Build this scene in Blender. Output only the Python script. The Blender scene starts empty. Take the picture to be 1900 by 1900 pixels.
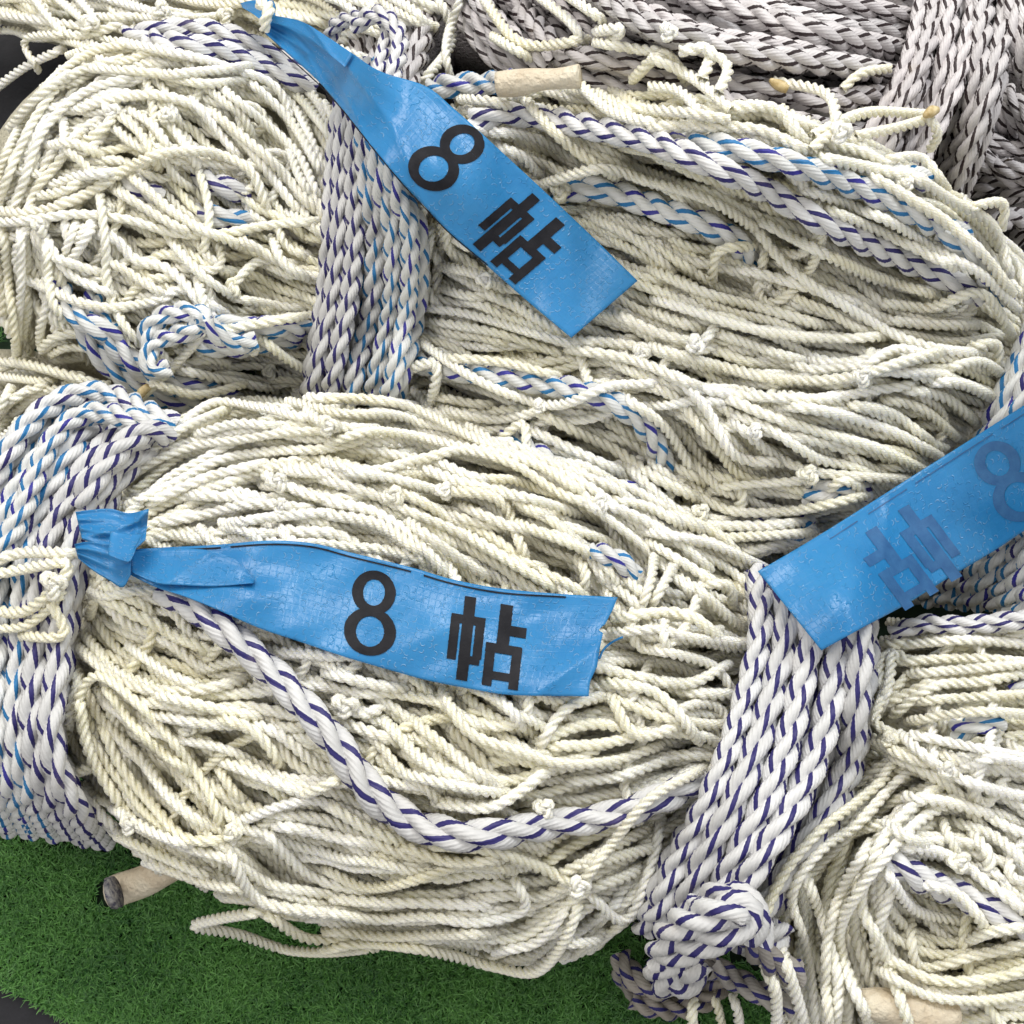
import bpy, math, random
import numpy as np
random.seed(7); RNG = np.random.default_rng(7)
SC = bpy.context.scene
# ------------------------------------------------------------------ camera
PITCH = math.radians(72); DIST = 0.80; FPX = 950/math.tan(math.radians(20.4))
CAMZ = DIST*math.sin(PITCH)
cd = bpy.data.cameras.new('camera'); cam = bpy.data.objects.new('camera', cd); SC.collection.objects.link(cam)
cam.location = (0, -DIST*math.cos(PITCH), CAMZ); cam.rotation_euler = (math.pi/2-PITCH, 0, 0)
cd.angle = math.radians(40.8); cd.clip_start = 0.01; cd.clip_end = 50; SC.camera = cam
CL = np.array(cam.location); _a = math.pi/2-PITCH
RM = np.array([[1,0,0],[0,math.cos(_a),-math.sin(_a)],[0,math.sin(_a),math.cos(_a)]])
# ------------------------------------------------------------------ light
SC.view_settings.view_transform = 'Standard'; SC.view_settings.look = 'None'; SC.view_settings.exposure = 0.14
SC.view_settings.gamma = 1; SC.view_settings.use_curve_mapping = False
W = bpy.data.worlds.new('World'); SC.world = W; W.use_nodes = True
W.node_tree.nodes['Background'].inputs[0].default_value = (1.0,0.985,0.96,1); W.node_tree.nodes['Background'].inputs[1].default_value = 0.60
def area(name, loc, target, sx, sy, power, col):
    l = bpy.data.lights.new(name, 'AREA'); l.shape = 'RECTANGLE'; l.size = sx; l.size_y = sy; l.energy = power; l.color = col
    o = bpy.data.objects.new(name, l); SC.collection.objects.link(o); o.location = loc
    from mathutils import Vector
    o.rotation_euler = (Vector(target)-Vector(loc)).to_track_quat('-Z','Y').to_euler(); return o
area('ceiling_lamp', (-0.25,1.15,1.7), (0,0,0.05), 0.45, 1.1, 18, (1.0,0.965,0.90))
area('ceiling_lamp', (0.75,0.75,1.7), (0,0,0.05), 0.7, 0.22, 12, (0.93,0.97,1.0))
area('ceiling_lamp', (-0.9,0.2,1.7), (0,0,0.05), 0.5, 0.5, 7, (1.0,0.96,0.9))
SC.render.engine = 'CYCLES'
SC.cycles.use_denoising = True; SC.cycles.use_adaptive_sampling = True; SC.cycles.adaptive_threshold = 0.03; SC.cycles.max_bounces = 8; SC.cycles.diffuse_bounces = 5; SC.cycles.sample_clamp_indirect = 6
# ------------------------------------------------------------------ geometry of view
def ray(px, py):
    px = np.asarray(px,float); py = np.asarray(py,float)
    return np.stack([(px-950)/FPX, -(py-950)/FPX, -np.ones_like(px)], -1)
def P3(px, py, t): return CL + (ray(px,py)*np.asarray(t)[...,None]) @ RM.T
VIEW = RM @ np.array([0,0,1.0])                      # from the pile toward the camera
def tz(px, py, z):                                   # axis distance at which the sight line reaches height z
    d = ray(px,py) @ RM.T
    return (z-CL[2])/d[...,2]
def at(px, py, z): return P3(px, py, tz(px,py,z))
# surface of the pile: distance from the camera on a fine grid, lowered as each cord is laid on it
G0, G1, GS = -260, 2160, 2.0; GN = int((G1-G0)/GS)
gx = G0 + GS*(np.arange(GN)+.5); GX, GY = np.meshgrid(gx, gx)
D = tz(GX, GY, 0.0).copy()
RAYW = ray(GX,GY) @ RM.T
MOUNDS = []
def mound(px, py, a, b, ang, h, z0=0.0, thing='x', pw=2.0):
    """ellipsoidal heap of netting resting on the floor; px sizes measured at its middle height"""
    zc = z0 + h/2
    c = at(px, py, zc); t = float(tz(px,py,zc)); s = t/FPX
    ca, sa = math.cos(math.radians(-ang)), math.sin(math.radians(-ang))
    ax = np.array([[ca,sa,0],[-sa,ca,0],[0,0,1.0]]); rad = np.array([a*s, b*s, h/2])
    o = (ax @ (CL-c))/rad; d = (RAYW @ ax.T)/rad
    A = (d*d).sum(-1); B = 2*(d@o); Cc = (o*o).sum()-1; disc = B*B-4*A*Cc
    tt = np.where(disc>0, (-B-np.sqrt(np.maximum(disc,0)))/(2*A), 1e9)
    np.minimum(D, tt, out=D); MOUNDS.append((thing, c, ax, rad))
def samp(px, py):
    ix = np.clip(((px-G0)/GS).astype(int),0,GN-1); iy = np.clip(((py-G0)/GS).astype(int),0,GN-1)
    return D[iy,ix]
def spline(p, step):
    p = np.asarray(p,float)
    if len(p)<3:
        n = max(2,int(np.hypot(*(p[-1]-p[0]))/step)); return p[0]+(p[-1]-p[0])*np.linspace(0,1,n)[:,None]
    q = np.vstack([2*p[0]-p[1], p, 2*p[-1]-p[-2]]); out=[]
    for i in range(1,len(q)-2):
        p0,p1,p2,p3 = q[i-1],q[i],q[i+1],q[i+2]; n = max(2,int(np.hypot(*(p2-p1)[:2])/3))
        u = np.linspace(0,1,n,endpoint=False)[:,None]
        out.append(.5*((2*p1)+(-p0+p2)*u+(2*p0-5*p1+4*p2-p3)*u*u+(-p0+3*p1-3*p2+p3)*u**3))
    out = np.vstack(out+[p[-1:]])
    L = np.r_[0,np.cumsum(np.hypot(*(np.diff(out[:,:2],axis=0).T)))]
    m = max(3,int(L[-1]/step)); s = np.linspace(0,L[-1],m)
    return np.stack([np.interp(s,L,out[:,k]) for k in range(out.shape[1])],1)
def gsm(a, sig):
    if sig<.4 or len(a)<3: return a
    r = int(3*sig)+1; k = np.exp(-.5*(np.arange(-r,r+1)/sig)**2); k/=k.sum()
    return np.convolve(np.pad(a,r,mode='edge'),k,'valid')
_off = [(0,0)]+[(.5*math.cos(a),.5*math.sin(a)) for a in np.arange(0,6.28,6.28/6)]+[(.88*math.cos(a),.88*math.sin(a)) for a in np.arange(0,6.28,6.28/8)]
def drape(path, r, sink=.3, plunge=(0,0), stiff=1.0, lift=0.0, update=True):
    """lay a cord of radius r (m) along a path of sight lines on top of whatever lies there; returns world points"""
    p = spline(path, 4.0); t0 = samp(p[:,0],p[:,1]); R = r*FPX/np.median(t0)
    tc = np.full(len(p),1e9)
    for ox,oy in _off: tc = np.minimum(tc, samp(p[:,0]+ox*R,p[:,1]+oy*R)-r*math.sqrt(max(0,1-ox*ox-oy*oy)))
    g = r/R*4.0*1.1                                  # a taut cord bridges a gap instead of dropping straight into it
    i_ = np.arange(len(tc)); tc = np.minimum.accumulate(tc-g*i_)+g*i_; tc = (np.minimum.accumulate((tc+g*i_)[::-1])[::-1])-g*i_
    tc = gsm(tc, stiff*R/4*1.3) + sink*r
    if len(path[0])>2: tc -= p[:,2]*r
    tc -= lift*r
    n = len(p); s = np.arange(n)*4.0; L = s[-1]
    for end,dist in ((plunge[0],s),(plunge[1],L-s)):
        if end: tc += r*end*np.clip(1-dist/(3.2*R),0,1)**2
    if update:
        q = np.arange(-int(R/GS)-1,int(R/GS)+2)*GS; ox,oy = np.meshgrid(q,q); d2=(ox**2+oy**2)/(R*R); m=d2<1
        ox,oy,dd = ox[m],oy[m],r*np.sqrt(1-d2[m])
        X=(p[:,0][:,None]+ox); Y=(p[:,1][:,None]+oy); T=tc[:,None]-dd
        ix=np.clip(((X-G0)/GS).astype(int),0,GN-1); iy=np.clip(((Y-G0)/GS).astype(int),0,GN-1)
        np.minimum.at(D,(iy.ravel(),ix.ravel()),T.ravel())
    return P3(p[:,0],p[:,1],tc)
# ------------------------------------------------------------------ laid rope mesh
def resample3(w, ds):
    L = np.r_[0,np.cumsum(np.linalg.norm(np.diff(w,axis=0),axis=1))]; n=max(4,int(L[-1]/ds)+1); s=np.linspace(0,L[-1],n)
    return np.stack([np.interp(s,L,w[:,k]) for k in range(3)],1), s
def rope_arrays(w, r, pitch=4.0, nv=6, per=9, tint=None, rc=.5):
    """three strands laid into one rope round the world polyline w. UV: x = strand + angle round the strand, y = turns"""
    P = pitch*r; w,s = resample3(w, P/per); n=len(w)
    for k in range(3): w[:,k]=gsm(w[:,k],1.0)
    T = np.gradient(w,axis=0); T/= np.linalg.norm(T,axis=1)[:,None]+1e-12
    N = np.zeros_like(T); v = VIEW - T[0]*(VIEW@T[0]); v/=np.linalg.norm(v)+1e-9
    for i in range(n):
        v = v - T[i]*(v@T[i]); v/=np.linalg.norm(v)+1e-12; N[i]=v
    B = np.cross(T,N)
    rr = r*(1+.05*np.interp(s, np.linspace(0,s[-1],max(3,int(s[-1]/(8*r)))), RNG.normal(0,1,max(3,int(s[-1]/(8*r))))))
    ph0 = RNG.uniform(0,6.28)
    tw = ph0 + 2*math.pi*s/P
    rs_ = 1-rc; cr = 150-math.degrees(math.acos(rc*.866/rs_)); phi = np.radians(np.linspace(-cr,cr,nv))
    V=[];U=[]
    for k in range(3):
        th = tw + k*2*math.pi/3
        rx = rc*np.cos(th)[:,None]+rs_*np.cos(th[:,None]+phi); ry=rc*np.sin(th)[:,None]+rs_*np.sin(th[:,None]+phi)
        V.append(w[:,None,:]+rr[:,None,None]*(rx[...,None]*N[:,None,:]+ry[...,None]*B[:,None,:]))
        U.append(np.stack([np.broadcast_to(k+.5+phi/(2*math.pi),(n,nv)), np.broadcast_to((s/P+ph0/(2*math.pi))[:,None],(n,nv))],-1))
    V=np.stack(V,1).reshape(-1,3); U=np.stack(U,1).reshape(-1,2)     # index (i*3+k)*nv+j
    i,k,j = np.meshgrid(np.arange(n-1),np.arange(3),np.arange(nv-1),indexing='ij')
    a=(i*3+k)*nv+j; F=np.stack([a,a+1,a+1+3*nv,a+3*nv],-1).reshape(-1,4)
    tv = RNG.uniform(0,1) if tint is None else tint
    return V,F,U,np.full(len(V),tv,np.float32)
MATS = {}
def build_mesh(name, arrs, mat, parent=None, smooth=True):
    off = np.zeros(3); q_ = parent
    while q_ is not None: off = off+np.array(q_.location); q_ = q_.parent
    Vs=[];Fs=[];Us=[];Ts=[];b=0
    for V,F,U,T in arrs: Vs.append(V);Fs.append(F+b);Us.append(U);Ts.append(T);b+=len(V)
    V=np.vstack(Vs)-off;F=np.vstack(Fs);U=np.vstack(Us);T=np.concatenate(Ts)
    me=bpy.data.meshes.new(name); me.vertices.add(len(V)); me.vertices.foreach_set('co',V.astype(np.float32).ravel())
    me.loops.add(F.size); me.loops.foreach_set('vertex_index',F.astype(np.int32).ravel())
    me.polygons.add(len(F)); me.polygons.foreach_set('loop_start',(np.arange(len(F))*F.shape[1]).astype(np.int32))
    me.update(calc_edges=True)
    me.polygons.foreach_set('use_smooth',np.full(len(F),smooth))
    uv=me.uv_layers.new(name='lay'); uv.data.foreach_set('uv',U[F.ravel()].astype(np.float32).ravel())
    at_=me.attributes.new('tint','FLOAT','POINT'); at_.data.foreach_set('value',T.astype(np.float32))
    me.materials.append(mat); me.validate(clean_customdata=False) if False else None
    o=bpy.data.objects.new(name,me); SC.collection.objects.link(o)
    if parent is not None: o.parent=parent
    return o
def thing(name, label, cat, loc, group=None):
    o=bpy.data.objects.new(name,None); SC.collection.objects.link(o); o.location=loc; o.empty_display_size=.02
    o['label']=label; o['category']=cat
    if group: o['group']=group
    return o
# ------------------------------------------------------------------ materials
def newmat(name):
    m=bpy.data.materials.new(name); m.use_nodes=True; nt=m.node_tree; b=nt.nodes['Principled BSDF']; return m,nt,b
class NB:
    def __init__(s,nt): s.nt=nt
    def n(s,t,**k):
        x=s.nt.nodes.new(t)
        for a,v in k.items(): setattr(x,a,v)
        return x
    def l(s,a,b): s.nt.links.new(a,b)
    def m(s,op,a,b=None,c=None):
        x=s.n('ShaderNodeMath',operation=op)
        for i,v in enumerate((a,b,c)):
            if v is None: continue
            if hasattr(v,'links'): s.l(v,x.inputs[i])
            else: x.inputs[i].default_value=v
        return x.outputs[0]
    def mix(s,f,a,b):
        x=s.n('ShaderNodeMix',data_type='RGBA')
        for sock,v in ((x.inputs[0],f),(x.inputs[6],a),(x.inputs[7],b)):
            if hasattr(v,'links'): s.l(v,sock)
            elif isinstance(v,tuple): sock.default_value=(*v,1)
            else: sock.default_value=v
        return x.outputs[2]
    def noise(s,vec,sc,det=3,ro=.5):
        x=s.n('ShaderNodeTexNoise'); x.inputs['Scale'].default_value=sc; x.inputs['Detail'].default_value=det; x.inputs['Roughness'].default_value=ro
        if vec is not None: s.l(vec,x.inputs['Vector'])
        return x.outputs['Fac']
    def ramp(s,f,lo,hi):
        x=s.n('ShaderNodeMapRange'); s.l(f,x.inputs[0]); x.inputs[1].default_value=lo; x.inputs[2].default_value=hi; return x.outputs[0]
KTW=2.5
def rope_mat(name, base, base2, stripes=None, rough=.4, sheen=0, nyarn=11, bump=.35, width=.115, bdist=.0006, trans=.0, fibk=1.2,spec=.55):
    m,nt,b=newmat(name); q=NB(nt)
    uv=q.n('ShaderNodeUVMap',uv_map='lay'); sp=q.n('ShaderNodeSeparateXYZ'); q.l(uv.outputs[0],sp.inputs[0])
    ux,vy=sp.outputs[0],sp.outputs[1]
    tc=q.n('ShaderNodeTexCoord'); geo=q.n('ShaderNodeNewGeometry')
    at_=q.n('ShaderNodeAttribute',attribute_name='tint')
    st=q.m('FLOOR',ux); ph=q.m('FRACT',ux)
    y=q.m('ADD',ph,q.m('MULTIPLY',vy,KTW))                      # yarn coordinate round the strand
    ys=q.m('ADD',q.m('ADD',y,q.m('MULTIPLY',st,KTW/3)),q.m('MULTIPLY',at_.outputs['Fac'],.22)); ys=q.m('ADD',ys,100.5+width/2-.11)
    pos=geo.outputs['Position']
    big=q.noise(pos,14,3); fine=q.noise(pos,160,3)
    c=q.mix(q.ramp(big,.38,.66),base,base2)
    vs=q.m('MULTIPLY',q.m('SUBTRACT',at_.outputs['Fac'],.5),.22)
    hs=q.n('ShaderNodeHueSaturation'); q.l(c,hs.inputs['Color']); q.l(q.m('ADD',vs,1.0),hs.inputs['Value'])
    q.l(q.m('ADD',1.0,q.m('MULTIPLY',q.m('SUBTRACT',q.m('FRACT',q.m('MULTIPLY',at_.outputs['Fac'],7.3)),.5),.5)),hs.inputs['Saturation'])
    c=hs.outputs[0]
    yv=q.m('SINE',q.m('MULTIPLY',y,2*math.pi*nyarn))
    if stripes:
        # yarns of the strand are separate dyed bands: the first one of each strand is coloured
        fr=q.m('FRACT',ys); mask=q.m('MAXIMUM',q.m('LESS_THAN',fr,width),q.m('LESS_THAN',q.m('FRACT',q.m('ADD',fr,.5)),width))
        col=None
        isone=q.m('COMPARE',st,1.0,.1); istwo=q.m('COMPARE',st,2.0,.1)
        col=q.mix(isone,stripes[0],stripes[1]); col=q.mix(istwo,col,stripes[2])
        c=q.mix(mask,c,col)
    dirt=q.ramp(q.noise(pos,38,5,.7),.60,.78)
    c=q.mix(q.m('MULTIPLY',dirt,.32),c,(.40,.31,.20))
    q.l(c,b.inputs['Base Color'])
    # fibre streaks along the yarns
    cx=q.n('ShaderNodeCombineXYZ'); q.l(q.m('MULTIPLY',y,38.0),cx.inputs[0]); q.l(q.m('MULTIPLY',vy,1.5),cx.inputs[1]); q.l(st,cx.inputs[2])
    fib=q.noise(cx.outputs[0],1.0,2)
    h=q.m('ADD',q.m('MULTIPLY',yv,.5),q.m('MULTIPLY',fib,fibk))
    bp=q.n('ShaderNodeBump'); bp.inputs['Strength'].default_value=bump; bp.inputs['Distance'].default_value=bdist; q.l(h,bp.inputs['Height'])
    q.l(bp.outputs[0],b.inputs['Normal'])
    q.l(q.m('ADD',rough-.12,q.m('MULTIPLY',fib,.3)),b.inputs['Roughness'])
    b.inputs['Specular IOR Level'].default_value=spec
    b.inputs['Subsurface Weight'].default_value=trans; b.inputs['Subsurface Radius'].default_value=(1,.93,.62); b.inputs['Subsurface Scale'].default_value=.0022
    MATS[name]=m; return m
PUR=(.018,.013,.13); NAV=(.02,.018,.15); BLU=(.012,.165,.40); VIO=(.022,.02,.26); BRN=(.022,.010,.012)
CREAM=rope_mat('cream_nylon',(.95,.91,.74),(.96,.94,.85),None,rough=.24,nyarn=6,bump=.32,bdist=.0007,fibk=.12,trans=.4,spec=.85)
WPUR=rope_mat('white_rope_purple',(.64,.635,.63),(.70,.70,.70),(PUR,PUR,PUR),rough=.5)
WBLU=rope_mat('white_rope_blue',(.65,.655,.64),(.70,.71,.70),(BLU,BLU,VIO),rough=.5)
WMIX=rope_mat('white_rope_mixed',(.64,.64,.63),(.70,.70,.69),(PUR,BLU,BLU),rough=.5)
WDIRT=rope_mat('soiled_rope_purple',(.30,.27,.24),(.43,.40,.36),(NAV,NAV,NAV),rough=.6)
WBRN=rope_mat('white_rope_brown',(.58,.545,.55),(.65,.62,.625),(BRN,BRN,BRN),rough=.5,width=.105)
TYPE={'c':(CREAM,.0027,5.3,6,9),'k':(WDIRT,.0061,6.2,9,14),'p':(WPUR,.0062,7.2,9,14),'b':(WBLU,.0061,7.0,9,14),'m':(WMIX,.0061,7.0,9,14),'d':(WBRN,.0056,8.0,8,12)}
def laid(kind, path, rs=1.0, pm=1.0, **k):
    mat,r,pt,nv,per=TYPE[kind]; r*=rs
    w=drape(path,r,**k)
    return rope_arrays(w,r,pt*pm*RNG.uniform(.85,1.18),nv,per,rc=.49 if kind=='c' else .50)
# ------------------------------------------------------------------ runs of cord read off the photograph (tile-local units)
TILE={'A':(0,0),'B':(600,0),'C':(1200,0),'D':(0,600),'E':(600,600),'F':(1200,600),'G':(0,1200),'H':(600,1200),'I':(1200,1200)}
def parse(txt):
    out=[]
    for ln in txt.strip().splitlines():
        ln=ln.split('#')[0].strip()
        if not ln: continue
        f=ln.split(); k=0; kind='c'
        if f[0] in 'cpbmd': kind=f[0]; k=1
        if f[k]=='X': ox,oy,sc=0,0,1.0
        else: ox,oy=TILE[f[k]]; sc=1900/700.
        pts=[tuple(float(v) for v in s.split(',')) for s in f[k+1:]]
        out.append((kind,[(ox+p[0]/sc,oy+p[1]/sc) for p in pts]))
    return out
UL=parse('''
A -60,1000 0,880 60,740 150,560 260,400 400,280 560,215 700,215
A -30,1100 20,1000 50,880 100,740 190,560 300,420 440,330 600,290
A 30,1180 90,1000 120,850 200,680 310,540 420,480 560,430 700,390
A 440,330 600,350 800,375 1000,400 1180,400 1320,410
A 600,210 750,230 900,280 1080,340 1250,380 1400,440 1480,520 1520,600 1480,640
A 340,560 500,520 640,480 800,480 940,500 1080,580 1200,700 1320,830 1420,960 1500,1080
A 560,540 640,580 700,640 720,740 800,830
A 640,545 750,600 820,700 860,780
A 780,560 880,640 960,760 1000,860
A 960,490 1060,600 1130,700 1210,800
A 1060,560 1200,660 1330,790 1430,900 1540,1020 1600,1090
A 1120,440 1230,520 1350,640 1470,760 1560,880 1620,1000
A 1250,400 1350,480 1460,600 1560,740 1640,900
A -80,1060 150,1060 320,1030 480,960 600,880 720,800 880,760 1020,760 1150,800 1270,880 1330,980 1340,1080
A -80,1130 150,1120 300,1120 440,1090 600,1100 750,1140 900,1180 1050,1190 1200,1160 1400,1120 1600,1130
A 1000,840 1010,960 1040,1060 1030,1180 1020,1300
A 640,880 760,980 880,1060 1000,1140 1100,1220 1260,1260
A 300,720 400,790 470,860 560,930
A 420,720 520,640 600,560
A 480,960 520,1080 520,1200 540,1350 560,1500 620,1620 700,1740 800,1830 880,1870
A 850,1200 950,1290 1020,1380 1100,1460 1180,1500
A 200,1180 260,1300 360,1390 480,1450 600,1500
A 190,1440 300,1500 450,1530 600,1560 760,1550 850,1500
A 540,1300 660,1380 760,1460 840,1500
A 100,1150 60,1300 90,1480 60,1650 80,1780
A 20,1150 10,1350 60,1500 30,1650 100,1780
A 230,1200 200,1380 250,1500 200,1640 330,1600
A 1000,1400 1010,1480 1060,1580 960,1720 870,1830 760,1950 690,2010
A 1180,1500 1350,1520 1540,1560
A 1100,1660 1250,1640 1400,1600 1540,1590
A 1400,1120 1440,1240 1560,1310
A 1180,1460 1260,1380 1360,1300 1500,1330
A 230,940 360,900 480,870 600,880
A 180,1000 330,960 420,900
A 230,740 340,720 440,760 520,800
A 580,950 700,1040 830,1080 960,1180
A 240,1280 380,1340 520,1380
A 1200,1200 1330,1260 1460,1380 1560,1400
A 1300,1700 1400,1780 1480,1850 1560,1870
A 900,1860 1060,1880 1200,1920 1380,1960
D 760,290 900,330 1060,340 1240,300
A 40,640 130,540 260,440 350,380
A 800,370 960,350 1100,360 1260,330
A 1450,740 1500,880 1580,980
A 1380,1200 1400,1300 1480,1380 1560,1400
''')
UR=parse('''
B 820,650 950,640 1080,700 1200,780 1330,850
B 850,720 960,760 1060,830 1110,900
B 1000,490 1060,600 1150,680 1280,750 1400,830 1480,900
B 1100,930 1170,870 1280,840 1420,850 1560,890 1700,940
B 980,500 1080,430 1230,410 1330,450 1450,540 1560,600 1700,620
B 1380,1150 1500,1180 1650,1230 1780,1300 1900,1370
B 1350,1090 1500,1150 1640,1260 1760,1380
B 550,1160 530,1300 510,1450 540,1560 620,1620
B 590,1330 700,1350 820,1400 900,1440
B 600,1450 720,1480 850,1500
B 520,1600 700,1640 880,1680 1060,1740 1240,1790
B 500,1550 640,1570 800,1600 1000,1660 1200,1730 1400,1780
B 1440,1560 1560,1620 1700,1680 1900,1740
B 1250,1700 1400,1740 1560,1720 1700,1760
B 700,500 830,510 950,540
C 0,640 200,640 400,630 560,650 700,710 820,770
C 360,540 500,540 640,560 760,590 800,650 790,720
C 1180,820 1300,790 1400,790 1460,860 1510,950
C 830,770 960,790 1100,840 1250,880 1400,900
C 1300,860 1420,960 1560,1020 1700,1120 1780,1240 1830,1380
C 1600,1050 1700,1010 1800,1000 1840,1060 1790,1150
C 780,950 900,1000 1060,1060 1220,1120 1380,1200 1520,1290 1680,1380 1800,1480 1860,1560
C 900,1040 1060,1120 1240,1200 1400,1290 1560,1350
C 1100,870 1300,990 1480,1100 1640,1230 1760,1370 1850,1500
C 0,900 120,920 240,980 380,1040 500,1120 600,1200
C 520,1100 660,1160 800,1250 960,1320 1120,1390 1300,1440 1440,1470
C 330,1440 320,1350 370,1260 460,1220 550,1240
C 420,1350 560,1360 700,1390 820,1440 960,1500 1100,1540
C 540,1150 640,1280 780,1380 900,1480 1060,1570 1240,1670 1400,1740 1560,1770 1700,1790
C 880,1260 1000,1320 1160,1390 1320,1440 1460,1500
C 1150,1530 1300,1550 1440,1540 1540,1490 1660,1470 1740,1520 1800,1600 1840,1700
C 1200,1600 1350,1640 1500,1640 1660,1640
C 0,1360 100,1400 260,1460 400,1490 560,1540 700,1600 900,1640
C 0,1560 150,1620 300,1650
C 40,1500 200,1560 380,1610 560,1670 760,1700 960,1720 1200,1700
C 180,1800 280,1720 350,1640
C 0,1760 140,1790 320,1850 500,1880 700,1880
C 1060,1880 1200,1800 1340,1740 1450,1800
C 1640,1740 1740,1730 1790,1790 1760,1860
C 350,1650 520,1720 660,1790 800,1820
F 0,130 150,170 350,220 550,250 750,280 950,290 1150,240 1340,160 1500,140
F 0,200 180,290 350,350 560,370 760,380 960,370 1160,330 1360,300
F 380,370 560,450 720,520 900,570 1080,610 1260,680 1400,730
F 420,480 560,600 700,680 860,740 1000,770 1200,790 1350,790
F 160,260 280,380 340,520 420,640 520,700 700,720
F 700,400 860,450 1040,480 1200,540 1380,640 1480,680
F 1000,400 1150,440 1300,500 1440,590
F 1180,390 1340,420 1480,490 1560,560
F 1300,330 1460,340 1600,420 1680,500
F 1420,290 1560,290 1700,350 1760,400
F 1500,230 1640,200 1760,190 1800,270
F 0,700 80,790 220,870 380,930 560,950 740,940 920,900 1120,860
F 0,800 120,920 280,990 460,1010 640,1010 800,1000
F 0,960 150,1030 330,1070 520,1080 700,1080 860,1050
F 350,830 520,800 680,820 820,800
F 900,860 1000,800 1080,830
E 490,100 620,170 720,260 860,330 1000,390 1180,410 1340,360 1500,310 1700,290
E 400,240 450,220 500,150 570,190 510,300 540,410
E 590,440 780,480 980,470 1100,440
E 560,370 700,400 860,430
E 620,180 800,180 1000,230 1200,270
E 1060,440 1250,520 1450,630 1640,740 1800,860 1900,900
E 840,610 870,540 960,500 1060,540 1080,620 1030,680
E 1520,700 1600,800 1680,880 1800,960 1900,1010
E 1240,110 1330,150 1500,190 1600,200 1750,260 1900,330
E 1500,360 1620,430 1720,520 1800,620 1850,750
E 1050,540 1200,600 1360,690 1500,760
E 1200,740 1380,790 1560,840 1760,960
E 1130,700 1300,720 1440,780
''')
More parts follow.
